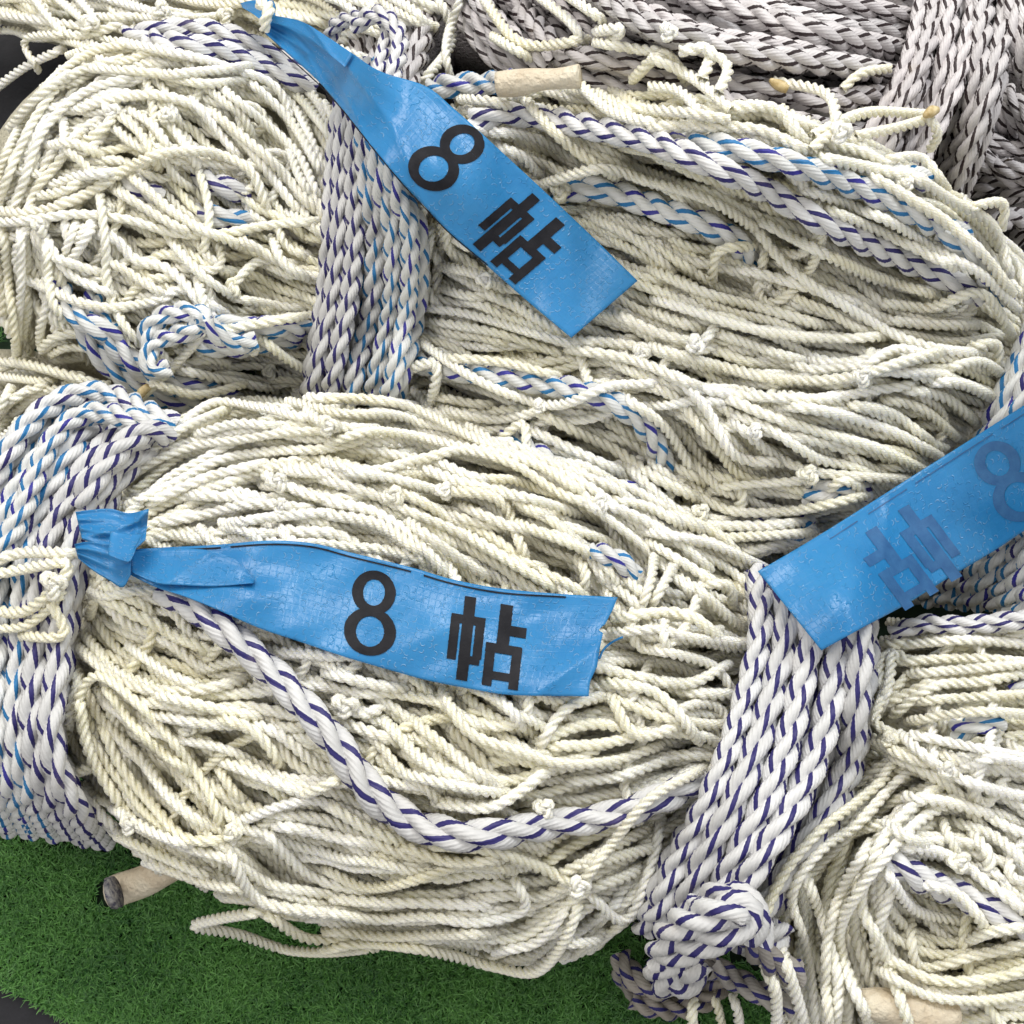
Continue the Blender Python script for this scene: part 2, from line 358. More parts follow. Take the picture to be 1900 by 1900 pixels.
LC=parse('''
D 820,600 920,480 1040,420 1160,370 1260,380 1340,450 1460,480 1620,500
D 700,700 860,560 1000,480 1150,440
D 600,830 740,720 880,650 1060,590 1240,570 1460,540 1700,540 1900,520
D 980,560 1010,510 1100,500 1240,510 1400,530
D 640,910 820,820 960,760 1100,700 1300,670 1500,640 1700,620 1900,570
D 740,900 900,850 1060,760 1180,700 1350,700
D 1400,740 1580,750 1740,760 1900,790
D 940,880 1080,870 1200,860 1350,880
D 760,1000 900,980 1060,960 1200,920 1400,910 1560,930
D 1160,1010 1300,970 1500,960 1700,960 1900,960
D 740,1090 860,1080 960,1070 1050,1110
D 1000,1030 1080,1100 1200,1110
D 1560,380 1700,370 1900,400 2100,430
D 1330,770 1500,870 1640,880 1900,870
D 1540,440 1660,500 1900,530
E 0,370 150,390 330,390 480,430 640,510 780,600 900,650
E 0,610 150,560 320,540 480,560 660,610 840,640 1000,670 1150,740 1300,850
E 0,700 200,720 380,700 560,660 740,650 900,680 1040,750 1200,850 1380,930
E 100,740 280,750 420,800 560,830 640,870
E 0,790 140,820 280,880 430,950 580,1030 760,1090 940,1170 1100,1230
E 480,720 640,790 820,830 960,860 1120,900 1300,960
E 620,830 760,810 880,880 930,970 980,1080 1020,1180
E 660,900 800,960 960,1020 1140,1080 1300,1130 1400,1220 1450,1330
E 0,900 180,930 330,1000 450,1080 560,1180 650,1280
E 0,960 150,970 300,1010 380,1100 520,1190
E 420,1000 560,1100 700,1200 860,1290
E 700,1060 840,1140 980,1220 1100,1300 1200,1350
E 960,1000 1120,1040 1280,1130 1420,1200 1560,1290 1640,1400
E 1300,880 1440,960 1560,1080 1660,1190 1780,1290 1870,1370
E 1400,900 1560,960 1720,1060 1850,1150 1950,1240
E 1660,1180 1640,1300 1600,1440
E 1760,1210 1720,1330 1660,1430
E 1280,1180 1330,1260 1300,1350
E 1380,1190 1460,1270 1460,1350
F 0,1040 100,1090 260,1110 400,1100 500,1130 560,1190 600,1240
F 0,1100 160,1180 280,1260 380,1330 470,1400
F -160,1490 0,1480 140,1460 270,1440 380,1490 420,1570 360,1600
F 280,1320 350,1290 420,1330 440,1430
F 0,1620 130,1680 260,1760 340,1700 420,1690 500,1720 510,1800 440,1860
F 100,1500 90,1600 130,1660
F 0,1800 160,1820 300,1780 420,1720
G 400,0 480,100 600,180 740,210 900,230 1100,200 1250,170
G 640,0 760,60 860,150 1000,200
G 350,330 340,250 400,190 500,170 600,250 720,300 830,400 900,530 980,640 1060,740 1110,830 1130,930
G 520,590 420,620 310,640 250,570 260,500 330,440
G 500,380 560,520 640,640 740,760 840,880 940,960 1060,990 1160,970
G 520,220 560,330 660,400 760,500 880,560 960,640
G 720,560 790,680 860,760 960,850 1060,920
G 1200,890 1280,820 1400,780 1520,770 1650,800 1780,840 1900,900
G 1310,900 1380,1000 1460,1100 1580,1160 1740,1210 1900,1240
G 1140,1000 1160,1120 1240,1230 1360,1290 1520,1310 1700,1340 1900,1370
G 800,1090 960,1160 1120,1200 1260,1240
G 600,960 740,1040 900,1090 1060,1160
G 1330,1340 1150,1380 1000,1365 930,1385 970,1405 1120,1420 1250,1460 1400,1510 1560,1540 1720,1520 1900,1520
G 1320,1330 1400,1410 1500,1460 1640,1480 1800,1470
G 760,230 900,290 1060,320 1200,330 1340,360
G 760,330 920,380 1100,410 1250,400
G 1080,330 1200,380 1300,460 1380,540 1420,600
G 1100,560 1250,620 1400,680 1560,760
G 1080,600 1180,720 1240,800
G 1360,880 1540,900 1700,960 1900,1000
G 560,800 680,900 800,940 980,1020
G 400,250 340,330 380,450 480,600 520,720 620,800
G 430,700 480,820 600,920
G 1720,640 1620,710 1500,760
H 0,130 180,160 330,200 430,220
H 60,260 160,320 280,340 340,290
H 300,370 400,500 500,590 640,650 780,690 900,720
H 430,350 540,450 660,540 760,620 860,690
H 600,220 640,330 740,430 880,490 1040,540 1200,590 1400,580 1560,540 1700,500
H 740,190 880,270 980,330 1020,400
H 1080,500 1130,400 1230,310 1330,290 1420,250
H 1110,500 1250,510 1400,480 1520,460 1640,430
H 1430,220 1480,310 1560,420 1660,490 1760,450 1810,400
H 1380,160 1560,190 1680,240 1780,310 1840,400 1900,470
H 0,780 160,870 300,940 430,1000
H 0,1130 100,1190 280,1220 480,1180 660,1130 800,1110 960,1130
H 0,1270 200,1290 420,1290 640,1300 860,1310
H 0,1330 180,1360 400,1370 620,1370 820,1380 980,1360 1060,1270 1050,1200 960,1170
H 520,1000 700,1020 880,1040 1040,1090 1160,1150 1240,1220 1330,1230
H 1330,1220 1360,1330 1430,1400 1530,1380 1620,1260 1640,1100 1600,960 1720,870
H 1280,1230 1340,1170 1400,1040 1500,920 1600,800 1750,700 1900,620
H 0,1530 160,1500 330,1500 500,1520 650,1560 800,1610 960,1650 1060,1640 1150,1560 1240,1420 1300,1270
H 850,1540 980,1560 1080,1470 1160,1390 1250,1310
H 1120,1080 1280,1000 1440,920 1600,880
H 380,1000 500,1060 700,1090 900,1080
H 560,780 700,830 860,800 1000,720 1080,640 1130,630
H 1150,1150 1300,1080 1480,1000 1640,900
H 1200,1500 1350,1500 1400,1430
H 380,640 520,640 660,690 780,760 930,760
H 1200,680 1400,660 1600,620 1780,560
H 1280,1120 1420,1080 1560,1060 1680,1000
H 1350,1220 1480,1160 1600,1120
H 0,1440 200,1460 450,1450 700,1440 900,1450
''')
LR=parse('''
I 1160,340 1200,220 1230,100 1240,0
I 1220,370 1320,260 1420,200 1560,170 1720,160 1960,120
I 1270,80 1450,80 1650,60 1960,60
I 1280,0 1500,-40 1700,-30 1960,-20
I 1300,150 1500,130 1700,110 1960,90
I 1320,370 1480,380 1640,330 1780,300 1960,340
I 1350,270 1450,310 1560,290 1680,240 1800,230 1960,240
I 1180,500 1300,560 1420,600 1480,610
I 1280,440 1400,520 1500,610 1620,690 1780,740 1960,780
I 1340,450 1500,480 1680,500 1960,560
I 1220,640 1190,720 1050,800 900,900 780,1020 680,1160 600,1360 570,1500 620,1620 700,1720 760,1960
I 1220,700 1140,820 1000,920 880,1030 760,1160 720,1290 760,1420 800,1560 820,1720 850,1960
I 1470,700 1380,800 1240,900 1170,1000 1100,1120 1080,1250 1130,1400 1180,1540 1240,1680 1310,1860 1340,1960
I 1570,750 1420,840 1300,930 1230,1020 1160,1150 1060,1260 1000,1400 950,1500 1020,1650 1120,1880
I 800,1160 840,1280 900,1350 880,1480 930,1620 980,1760 940,1960
I 1130,1000 1040,1100 980,1250 940,1400 880,1520 900,1700 920,1960
I 1500,860 1640,880 1760,960 1860,1060 1960,1150
I 1480,880 1540,1000 1640,1080 1600,1130
I 1250,1000 1400,1040 1520,1060 1620,1130 1720,1180 1820,1240 1960,1360
I 1200,1100 1250,1230 1350,1330 1480,1380 1600,1390
I 1330,1400 1250,1480 1290,1580 1420,1620 1560,1590 1700,1540 1960,1480
I 1190,1560 1320,1640 1480,1690 1640,1680 1800,1640 1960,1600
I 1150,1640 1300,1720 1460,1770 1640,1780 1820,1760 1960,1740
I 1600,1500 1740,1440 1960,1420
I 1640,620 1750,560 1960,600
I 1700,830 1820,900 1960,960
I 1380,1180 1500,1240 1650,1290 1700,1420
I 1200,880 1320,960 1420,1000
I 1300,760 1420,780 1600,800 1750,850
I 1640,940 1720,1060 1700,1150
I 1180,230 1160,340 1180,420 1260,450
''')
LL=parse('''
D -100,170 120,210 260,240 420,300 560,340
D -100,260 60,270 150,300 280,290
D -60,520 60,400 150,330 260,290
D -100,420 40,380 150,330
D 60,200 200,220 330,260 500,310
D -100,600 -20,460 60,330
''')
TL=parse('''
A -80,60 100,120 200,100 340,110 500,130
A 130,-60 200,60 300,140 400,180 520,130 650,120
A 270,-40 400,90 450,150
A 400,0 480,90 430,170
A 500,-20 700,40 900,70 1100,80 1250,60
A 500,70 700,90 900,110 1080,130
A -60,480 60,370 160,310 280,270 330,230
A 190,340 110,280 90,220 160,180 250,200 340,170
A 1200,110 1250,180 1330,230 1450,300 1530,400
A 1480,130 1650,210 1800,270 1850,300
A 1100,-10 1300,40 1550,60 1650,120
A 800,-20 1000,10 1200,20 1400,0
A 1300,10 1420,80 1560,100
''')
TM=parse('''
B 560,-40 600,80 660,160 600,260 520,340 480,420
B 700,-40 720,100 660,170 600,290 580,400 640,500 680,530
B 800,-40 850,80 960,120 1000,240 1090,240 1200,210 1320,190
B 1050,-40 1170,60 1300,110 1370,170 1320,200
B 1370,160 1440,120 1520,150 1540,210 1450,210
B 1380,220 1500,230 1640,250 1750,260
B 850,180 950,240 1060,310
B 1560,410 1650,300 1740,280 1800,340 1850,420
B 1200,-40 1330,40 1400,110
B 1450,480 1500,520 1560,560
''')
TOPCURL=parse('''
C 0,300 100,280 180,340 270,440 360,540 430,560
C 150,270 230,240 310,240 320,330 300,420
C 290,240 370,290 420,370 360,470
C 830,690 960,680 1030,600 1100,560 1220,520 1340,530 1400,580
C 1040,690 1160,660 1290,640 1400,590
C 640,400 740,440 860,470 960,500 1030,560 960,660
C 1400,570 1450,640 1450,740 1420,780
C 0,420 120,430 220,520 300,600
C 0,540 150,560 320,590 420,600
C 980,450 1060,370 1140,330 1230,350
C 960,660 880,700 830,740
''')
DT=parse('''
d C -300,-60 0,60 300,180 600,230 900,290 1250,400
d C -60,100 200,210 440,250 700,300 1000,330 1250,380
d C 100,-80 400,30 700,120 1000,200 1300,260
d C 600,-80 900,10 1200,60 1400,110
d B 1000,60 1200,240 1450,320 1700,370 1900,400 2100,440 2400,470
d B 1150,270 1350,280 1560,340 1800,400
d B 1350,-50 1500,80 1750,150 2000,220
d C 300,420 500,560 700,640 1000,660
d C 700,500 900,520 1100,470 1250,470
d C 350,590 600,600 900,650
''')
# ------------------------------------------------------------------ plain materials
def simple(name, c1, c2, scale=40, rough=.6, bump=.3, bd=.001, spec=.4):
    m,nt,b=newmat(name); q=NB(nt); geo=q.n('ShaderNodeNewGeometry'); n=q.noise(geo.outputs['Position'],scale,5,.6)
    q.l(q.mix(q.ramp(n,.35,.65),c1,c2),b.inputs['Base Color']); b.inputs['Roughness'].default_value=rough; b.inputs['Specular IOR Level'].default_value=spec
    bp=q.n('ShaderNodeBump'); bp.inputs['Strength'].default_value=bump; bp.inputs['Distance'].default_value=bd
    q.l(q.noise(geo.outputs['Position'],scale*8,3),bp.inputs['Height']); q.l(bp.outputs[0],b.inputs['Normal']); return m
FLOORM=simple('dark_floor',(.012,.012,.016),(.022,.022,.028),60,.7)
COREM=simple('packed_netting',(.60,.56,.42),(.72,.68,.54),90,.6,1.0,.004)
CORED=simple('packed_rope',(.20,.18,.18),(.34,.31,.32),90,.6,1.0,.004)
BACKM=simple('turf_backing',(.006,.02,.008),(.01,.03,.012),200,.9)
TAPEM=simple('old_tape',(.55,.45,.32),(.74,.67,.53),55,.5,.9,.0016)
MELTM=simple('melted_nylon',(.42,.30,.12),(.70,.58,.34),300,.4)
SCUFF=simple('cut_fibres',(.06,.06,.13),(.55,.53,.50),420,.6,1.0,.002)
INK=simple('black_ink',(.006,.006,.009),(.014,.014,.018),150,.6,.3,.0003,.2)
INKB=simple('faded_ink',(.026,.10,.25),(.04,.14,.31),170,.5,.3,.0003)
def grass_mat():
    m,nt,b=newmat('turf_blades'); q=NB(nt); a=q.n('ShaderNodeAttribute',attribute_name='tint'); g=q.n('ShaderNodeNewGeometry')
    big=q.noise(g.outputs['Position'],22,3)
    f=q.m('ADD',q.m('MULTIPLY',a.outputs['Fac'],.75),q.m('MULTIPLY',q.ramp(big,.35,.65),.25))
    q.l(q.mix(f,(.010,.075,.016),(.18,.43,.10)),b.inputs['Base Color']); b.inputs['Roughness'].default_value=.42; b.inputs['Specular IOR Level'].default_value=.5
    return m
GRASSM=grass_mat()
def tape_mat():
    m,nt,b=newmat('blue_woven_tape'); q=NB(nt)
    uv=q.n('ShaderNodeUVMap',uv_map='lay'); sp=q.n('ShaderNodeSeparateXYZ'); q.l(uv.outputs[0],sp.inputs[0]); u,v=sp.outputs[0],sp.outputs[1]
    geo=q.n('ShaderNodeNewGeometry'); pos=geo.outputs['Position']
    S=13.0
    fu=q.m('DIVIDE',u,S); fv=q.m('DIVIDE',v,S)
    chk=q.m('MODULO',q.m('ADD',q.m('FLOOR',fu),q.m('FLOOR',fv)),2.0)
    wx=q.n('ShaderNodeCombineXYZ'); q.l(q.m('FLOOR',fu),wx.inputs[0]); q.l(q.m('FLOOR',fv),wx.inputs[1])
    wn=q.n('ShaderNodeTexWhiteNoise',noise_dimensions='2D'); q.l(wx.outputs[0],wn.inputs['Vector'])
    du=q.m('ABSOLUTE',q.m('SUBTRACT',q.m('FRACT',fu),.5)); dv=q.m('ABSOLUTE',q.m('SUBTRACT',q.m('FRACT',fv),.5))
    edge=q.m('MAXIMUM',du,dv); eg=q.ramp(edge,.42,.5)
    big=q.noise(pos,30,4)
    c=q.mix(q.ramp(big,.35,.65),(.032,.262,.59),(.050,.315,.66))
    c=q.mix(q.m('MULTIPLY',wn.outputs['Value'],.07),c,(.10,.42,.76))
    gr=q.ramp(q.noise(pos,75,6,.75),.60,.80); c=q.mix(q.m('MULTIPLY',gr,.45),c,(.015,.06,.14))
    q.l(c,b.inputs['Base Color'])
    b.inputs['Roughness'].default_value=.27; b.inputs['Specular IOR Level'].default_value=.5
    # crinkles of the film: ridged noise
    n1=q.noise(pos,210,2); ridge=q.m('ABSOLUTE',q.m('SUBTRACT',n1,.5)); n2=q.noise(pos,60,3)
    h=q.m('ADD',q.m('MULTIPLY',eg,-.07),q.m('ADD',q.m('MULTIPLY',ridge,-.8),q.m('ADD',q.m('MULTIPLY',chk,.10),q.m('MULTIPLY',n2,.7))))
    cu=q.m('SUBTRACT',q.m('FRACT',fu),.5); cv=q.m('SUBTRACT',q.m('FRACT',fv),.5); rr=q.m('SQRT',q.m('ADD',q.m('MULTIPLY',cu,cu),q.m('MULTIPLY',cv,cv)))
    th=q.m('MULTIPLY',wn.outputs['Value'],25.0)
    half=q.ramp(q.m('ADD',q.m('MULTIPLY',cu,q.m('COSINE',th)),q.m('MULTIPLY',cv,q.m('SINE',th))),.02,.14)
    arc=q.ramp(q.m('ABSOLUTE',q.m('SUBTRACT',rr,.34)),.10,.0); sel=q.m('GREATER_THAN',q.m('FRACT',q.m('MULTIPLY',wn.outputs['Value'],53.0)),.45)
    glint=q.mix(q.m('MULTIPLY',q.m('MULTIPLY',q.m('MULTIPLY',arc,half),sel),q.m('MULTIPLY',q.ramp(q.noise(pos,45,2),.35,.6),.38)),c,(.50,.72,.90)); q.l(glint,b.inputs['Base Color'])   # white glints on the film blisters, painted into the base colour as arcs
    h=q.m('ADD',h,q.m('MULTIPLY',q.m('MULTIPLY',arc,half),q.m('MULTIPLY',sel,.6)))    # loose weave blisters of the film
    h=q.m('ADD',h,q.m('MULTIPLY',wn.outputs['Value'],.12))
    bp=q.n('ShaderNodeBump'); bp.inputs['Strength'].default_value=.55; bp.inputs['Distance'].default_value=.0007; q.l(h,bp.inputs['Height']); q.l(bp.outputs[0],b.inputs['Normal'])
    tr=q.n('ShaderNodeBsdfTranslucent'); q.l(c,tr.inputs[0]); mx=q.n('ShaderNodeMixShader'); mx.inputs[0].default_value=.32
    out=nt.nodes['Material Output']; q.l(b.outputs[0],mx.inputs[1]); q.l(tr.outputs[0],mx.inputs[2]); q.l(mx.outputs[0],out.inputs[0]); return m
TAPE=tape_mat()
# ------------------------------------------------------------------ filling a heap with cords that follow its run
def inside(poly, X, Y):
    p=np.asarray(poly,float); r=np.zeros(np.shape(X),bool); j=len(p)-1
    for i in range(len(p)):
        c=((p[i,1]>Y)!=(p[j,1]>Y))&(X<(p[j,0]-p[i,0])*(Y-p[i,1])/(p[j,1]-p[i,1]+1e-9)+p[i,0]); r^=c; j=i
    return r
def flow(guides):
    M=[];Q=[]
    for k,g in guides:
        s=spline(g,16); d=np.diff(s,axis=0); a=2*np.arctan2(d[:,1],d[:,0]); M.append((s[1:]+s[:-1])/2); Q.append(np.stack([np.cos(a),np.sin(a)],1))
    M=np.vstack(M);Q=np.vstack(Q)
    xs=np.arange(G0,G1,22.); X,Y=np.meshgrid(xs,xs); F=np.zeros(X.shape+(2,))
    for i in range(len(xs)):
        d2=(X[i][:,None]-M[:,0])**2+(Y[i][:,None]-M[:,1])**2
        w=np.exp(-d2/(2*42**2))+1e-3*(3000/(d2+900)); F[i]=w@Q/w.sum(1)[:,None]
    return F
def fdir(F,x,y):
    i=int(min(max((y-G0)/22,0),F.shape[0]-1)); j=int(min(max((x-G0)/22,0),F.shape[1]-1)); q=F[i,j]; return .5*math.atan2(q[1],q[0])
def fill(poly, F, n, kind='c', length=(250,650), wob=.35, rs=1.0, stiff=1.0, sink=.7, plunge=3.2, mind=0):
    p=np.asarray(poly,float); lo=p.min(0); hi=p.max(0)
    cov=np.zeros((int((hi[1]-lo[1])/24)+2,int((hi[0]-lo[0])/24)+2)); cy,cx=np.mgrid[0:cov.shape[0],0:cov.shape[1]]
    ok=inside(poly,lo[0]+cx*24+12,lo[1]+cy*24+12); cov[~ok]=1e6; out=[]
    cand=np.argwhere(ok)
    for _ in range(n):
        pick=cand[RNG.integers(0,len(cand),24)]; b=pick[np.argmin(cov[pick[:,0],pick[:,1]])]
        x0=lo[0]+(b[1]+RNG.uniform())*24; y0=lo[1]+(b[0]+RNG.uniform())*24
        a0=fdir(F,x0,y0); L=RNG.uniform(*length); halves=[]
        off=RNG.normal(0,wob*.55); 
        for sgn in (1,-1):
            x,y=x0,y0; a=a0+(0 if sgn>0 else math.pi); pts=[]; s=0; ph=RNG.uniform(0,6.28); wl=RNG.uniform(90,260)
            while s<L/2:
                d=fdir(F,x,y); 
                if math.cos(d-a)<0: d+=math.pi
                a=math.atan2(math.sin(a)*.6+math.sin(d)*.4,math.cos(a)*.6+math.cos(d)*.4)
                aa=a+off+wob*.7*math.sin(ph+s*6.28/wl)
                x+=14*math.cos(aa); y+=14*math.sin(aa); s+=14
                if not inside(poly,np.array(x),np.array(y)): break
                pts.append((x,y)); 
            halves.append(pts)
        path=halves[1][::-1]+[(x0,y0)]+halves[0]
        if len(path)<7: continue
        for (x,y) in path:
            i=int((y-lo[1])/24); j=int((x-lo[0])/24)
            if 0<=i<cov.shape[0] and 0<=j<cov.shape[1]: cov[i,j]+=1
        out.append(laid(kind,path[::2],rs=rs*RNG.uniform(.9,1.08),sink=sink,stiff=stiff,plunge=(plunge,plunge)))
    return out
def runs(guides, rs=1.0, jit=3.0, sink=.15, plunge=4.2, kind=None):
    out=[]
    for k,g in guides:
        s=spline(g,70) if len(g)>3 else np.array(g); s=np.array(s)+RNG.normal(0,jit,np.shape(s))
        L=np.hypot(*np.diff(spline(g,10),axis=0).T).sum()
        out.append((L,laid(kind or k,[tuple(v) for v in s],rs=rs*RNG.uniform(.93,1.07),sink=sink,plunge=(plunge,plunge))))
    return out
def curls(poly, n, rad=(22,60), sink=.1):
    p=np.asarray(poly,float); lo=p.min(0); hi=p.max(0); out=[]
    while len(out)<n:
        x,y=RNG.uniform(lo[0],hi[0]),RNG.uniform(lo[1],hi[1])
        if not inside(poly,np.array(x),np.array(y)): continue
        R_=RNG.uniform(*rad); a=RNG.uniform(0,6.28); turn=RNG.uniform(1.6,4.6)*RNG.choice([-1,1]); ex=RNG.uniform(1,2.6); ph=RNG.uniform(0,6.28); tail=RNG.uniform(20,90,2)
        t=np.linspace(0,1,9); ang=a+turn*t; qx=R_*ex*np.cos(ang); qy=R_*np.sin(ang)
        d0=np.array([qx[0]-qx[1],qy[0]-qy[1]]); d0/=np.hypot(*d0); d1=np.array([qx[-1]-qx[-2],qy[-1]-qy[-2]]); d1/=np.hypot(*d1)
        qx=np.r_[qx[0]+d0[0]*tail[0],qx,qx[-1]+d1[0]*tail[1]]; qy=np.r_[qy[0]+d0[1]*tail[0],qy,qy[-1]+d1[1]*tail[1]]
        X=x+qx*math.cos(ph)-qy*math.sin(ph); Y=y+qx*math.sin(ph)+qy*math.cos(ph)
        if not inside(poly,X,Y).all(): continue
        out.append(laid('c',list(zip(X,Y)),rs=RNG.uniform(.9,1.05),sink=sink,plunge=(4.5,4.5)))
    return out
def knot(x, y, size=1.0, kind='c', rs=.95, ang=None):
    """an overhand knot: three crossing turns of cord pulled into a lump"""
    mat,r,pt,nv,per=TYPE[kind]; r*=rs; t0=float(samp(np.array(x),np.array(y))); px=t0/FPX; t=np.linspace(0,2*math.pi,60)
    a=RNG.uniform(0,6.28) if ang is None else ang; q=r*.78*size
    lx=q*(np.sin(t)+1.5*np.sin(2*t)); ly=q*.8*(np.cos(t)-1.5*np.cos(2*t)); lz=-q*.95*np.sin(3*t)
    c=P3(x,y,t0-r*1.0); ex=RM@np.array([math.cos(a),math.sin(a),0]); ey=RM@np.array([-math.sin(a),math.cos(a),0])
    w=c+lx[:,None]*ex+ly[:,None]*ey+lz[:,None]*VIEW
    R=1.9*q/px; m=(GX-x)**2+(GY-y)**2<R*R; D[m]=np.minimum(D[m],t0-r*1.3)
    return rope_arrays(w,r,pt,nv,per)
def band(lefte, righte, n, kinds, rs=1.0, sink=.25, jit=.0, lift=0, inset=.5, plunge=(1.5,1.5), order=None, cross=0.0):
    """n turns of rope side by side between two edge lines"""
    a=spline(lefte,20); b=spline(righte,20); m=40
    ra=a[np.linspace(0,len(a)-1,m).astype(int)]; rb=b[np.linspace(0,len(b)-1,m).astype(int)]; out=[]
    idx=list(range(n)) if order is None else order
    for i in idx:
        f=(i+inset)/(n-1+2*inset); ph=RNG.uniform(0,6.28); s=np.linspace(0,1,m); fr=f+cross/n*np.sin(ph+s*RNG.uniform(3,6))
        p=ra*(1-fr[:,None])+rb*fr[:,None]
        k=kinds[i%len(kinds)]
        out.append((k,laid(k,[tuple(v) for v in p[::4]]+[tuple(p[-1])],rs=rs*RNG.uniform(.95,1.04),sink=sink,lift=lift,plunge=plunge,pm=1.05)))
    return out
def tube(path, r, mat, name, parent, rfun=None, sink=.1, sides=14, ecc=1.0):
    w=drape(path,r,sink=sink,stiff=2.5); w,s=resample3(w,r*.35); n=len(w)
    T=np.gradient(w,axis=0); T/=np.linalg.norm(T,axis=1)[:,None]; v=VIEW-T*(T@VIEW)[:,None]; v/=np.linalg.norm(v,axis=1)[:,None]; B=np.cross(T,v)
    ph=np.linspace(0,2*math.pi,sides,endpoint=False); f=s/s[-1]; rr=r*(rfun(f) if rfun else np.ones(n))
    wob=1+.05*np.sin(ph*3+np.array(f)[:,None]*9)
    V=(w[:,None]+(rr[:,None]*wob)[...,None]*(np.cos(ph)[None,:,None]*v[:,None]+ecc*np.sin(ph)[None,:,None]*B[:,None])).reshape(-1,3)
    F=[[i*sides+j,i*sides+(j+1)%sides,(i+1)*sides+(j+1)%sides,(i+1)*sides+j] for i in range(n-1) for j in range(sides)]
    V=np.vstack([V,w[:1],w[-1:]]); k=n*sides
    F+=[[k,(j+1)%sides,j,k] for j in range(0)]
    for j in range(0,sides,2): F.append([k,(j+2)%sides,(j+1)%sides,j]); e=(n-1)*sides; F.append([k+1,e+j,e+(j+1)%sides,e+(j+2)%sides])
    return build_mesh(name,[(V,np.array(F),np.zeros((len(V),2)),np.zeros(len(V)))],mat,parent)
# ------------------------------------------------------------------ setting
def sheet(name, pts, mat, kind='structure'):
    me=bpy.data.meshes.new(name); me.from_pydata([tuple(p) for p in pts],[],[list(range(len(pts)))]); me.materials.append(mat)
    o=bpy.data.objects.new(name,me); SC.collection.objects.link(o); o['kind']=kind; return o
sheet('floor',[(-3,-3,-.012),(3,-3,-.012),(3,3,-.012),(-3,3,-.012)],FLOORM)
TURF=[(-420,470),(60,450),(700,600),(2400,900),(2400,2600),(1100,2250),(160,1908),(-60,1800),(-420,1640)]
sheet('turf_backing',[at(x,y,-.008) for x,y in TURF],BACKM)
# ------------------------------------------------------------------ heaps
U,Lw,Db,Tb,Rb='U','L','D','T','R'
mound(1360,90,760,230,14,.10,thing=Db)
mound(1770,130,190,260,-70,.0,thing=Db) if False else mound(1760,120,110,300,14,.135,thing=Db)
mound(1960,330,170,230,-40,.10,thing=Db)
mound(720,60,140,260,0,.11,thing=Db)
mound(300,0,380,120,5,.085,thing=Tb)
mound(300,400,345,345,0,.15,thing=U)
mound(1330,600,620,390,21,.165,thing=U)
mound(690,470,230,300,5,.135,thing=U)
mound(1960,900,230,260,-40,.11,thing=Rb)
mound(60,760,230,120,10,.07,thing=Lw)
mound(90,1120,190,420,12,.135,thing=Lw)
mound(720,1250,690,430,14,.165,thing=Lw)
mound(1430,1400,170,340,-14,.14,thing=Lw)
mound(1800,1560,390,430,10,.14,thing=Lw)
D0=D.copy()
UB=thing('net_bundle','upper bundle of folded cream netting tied at its waist by purple and blue striped rope','net bundle',tuple(at(900,500,0)))
LB=thing('net_bundle','lower bundle of folded cream netting beside green turf, tied by two striped rope bands','net bundle',tuple(at(900,1300,0)))
DB=thing('rope_bundle','stack of greyish white rope with dark brown stripes behind the cream netting','rope bundle',tuple(at(1400,60,0)))
TB=thing('net_bundle','loose cream netting heap behind the round end of the upper bundle, over dark floor','net bundle',tuple(at(300,0,0)))
RB=thing('rope_bundle','blue striped rope band going under the tag seen from its back','rope bundle',tuple(at(1900,900,0)))
ROOT={U:UB,Lw:LB,Db:DB,Tb:TB,Rb:RB}
import bmesh
def core(key, root, mat):
    bm=bmesh.new()
    for th,c,ax,rad in MOUNDS:
        if th!=key: continue
        t=bmesh.ops.create_icosphere(bm,subdivisions=4,radius=1)
        for v in t['verts']:
            k=(np.array(v.co)*(rad-.0035)); w=c+ax.T@k; w[2]=max(w[2],.001); v.co=tuple(w-np.array(root.location))
    me=bpy.data.meshes.new('packed_core'); bm.to_mesh(me); bm.free(); me.materials.append(mat)
    for p in me.polygons: p.use_smooth=True
    o=bpy.data.objects.new('packed_core',me); SC.collection.objects.link(o); o.parent=root
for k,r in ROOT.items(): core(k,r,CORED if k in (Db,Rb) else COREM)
def part(name, arr, kind, root): return build_mesh(name,[arr],TYPE[kind][0],root)
def mass(name, arrs, kind, root):
    if not arrs: return
    o=build_mesh(name,arrs,TYPE[kind][0],root); o['kind']='stuff'; return o
def named(name, lst, kind, root, cap=97):
    lst=sorted(lst,key=lambda a:-a[0]); 
    for L,a in lst[:cap]: part(name,a,kind,root)
    return [a for L,a in lst[cap:]]
def band_parts(lst, root, name='binding_rope'):
    for k,a in lst: part(name,a,k,root)
# --- brown striped rope, behind
pDT=[(880,-60),(1760,-60),(1720,120),(1640,320),(1500,300),(1280,220),(1000,170),(900,80)]
FD=flow(DT); m=fill(pDT,FD,100,'d',(600,1200),.035,sink=.5)
mass('packed_rope',m,'d',DB)
for L,a in runs([g for g in DT],jit=1.5): part('rope_run',a,'d',DB)
lower=band([(610,-60),(640,60),(670,180),(690,300)],[(860,-60),(810,60),(770,170),(750,300)],6,'d')
lower+=band([(625,-60),(650,60),(675,180),(695,300)],[(845,-60),(800,60),(765,170),(745,300)],5,'d',sink=.5)
lower+=band([(800,-40),(850,40),(900,110),(960,160)],[(860,-60),(910,10),(960,60),(1030,120)],3,'d')
band_parts(lower,DB,'rope_run')
pDR=[(1780,260),(1900,60),(2120,40),(2120,620),(1960,540),(1850,470),(1760,400)]
F_=flow(parse('''
d X 1780,420 1860,340 1960,300
d X 1800,250 1900,330 1990,400
d X 1860,60 1880,120 1920,200
''')); mass('packed_rope',fill(pDR,F_,34,'d',(150,400),.2,sink=.4),'d',DB)
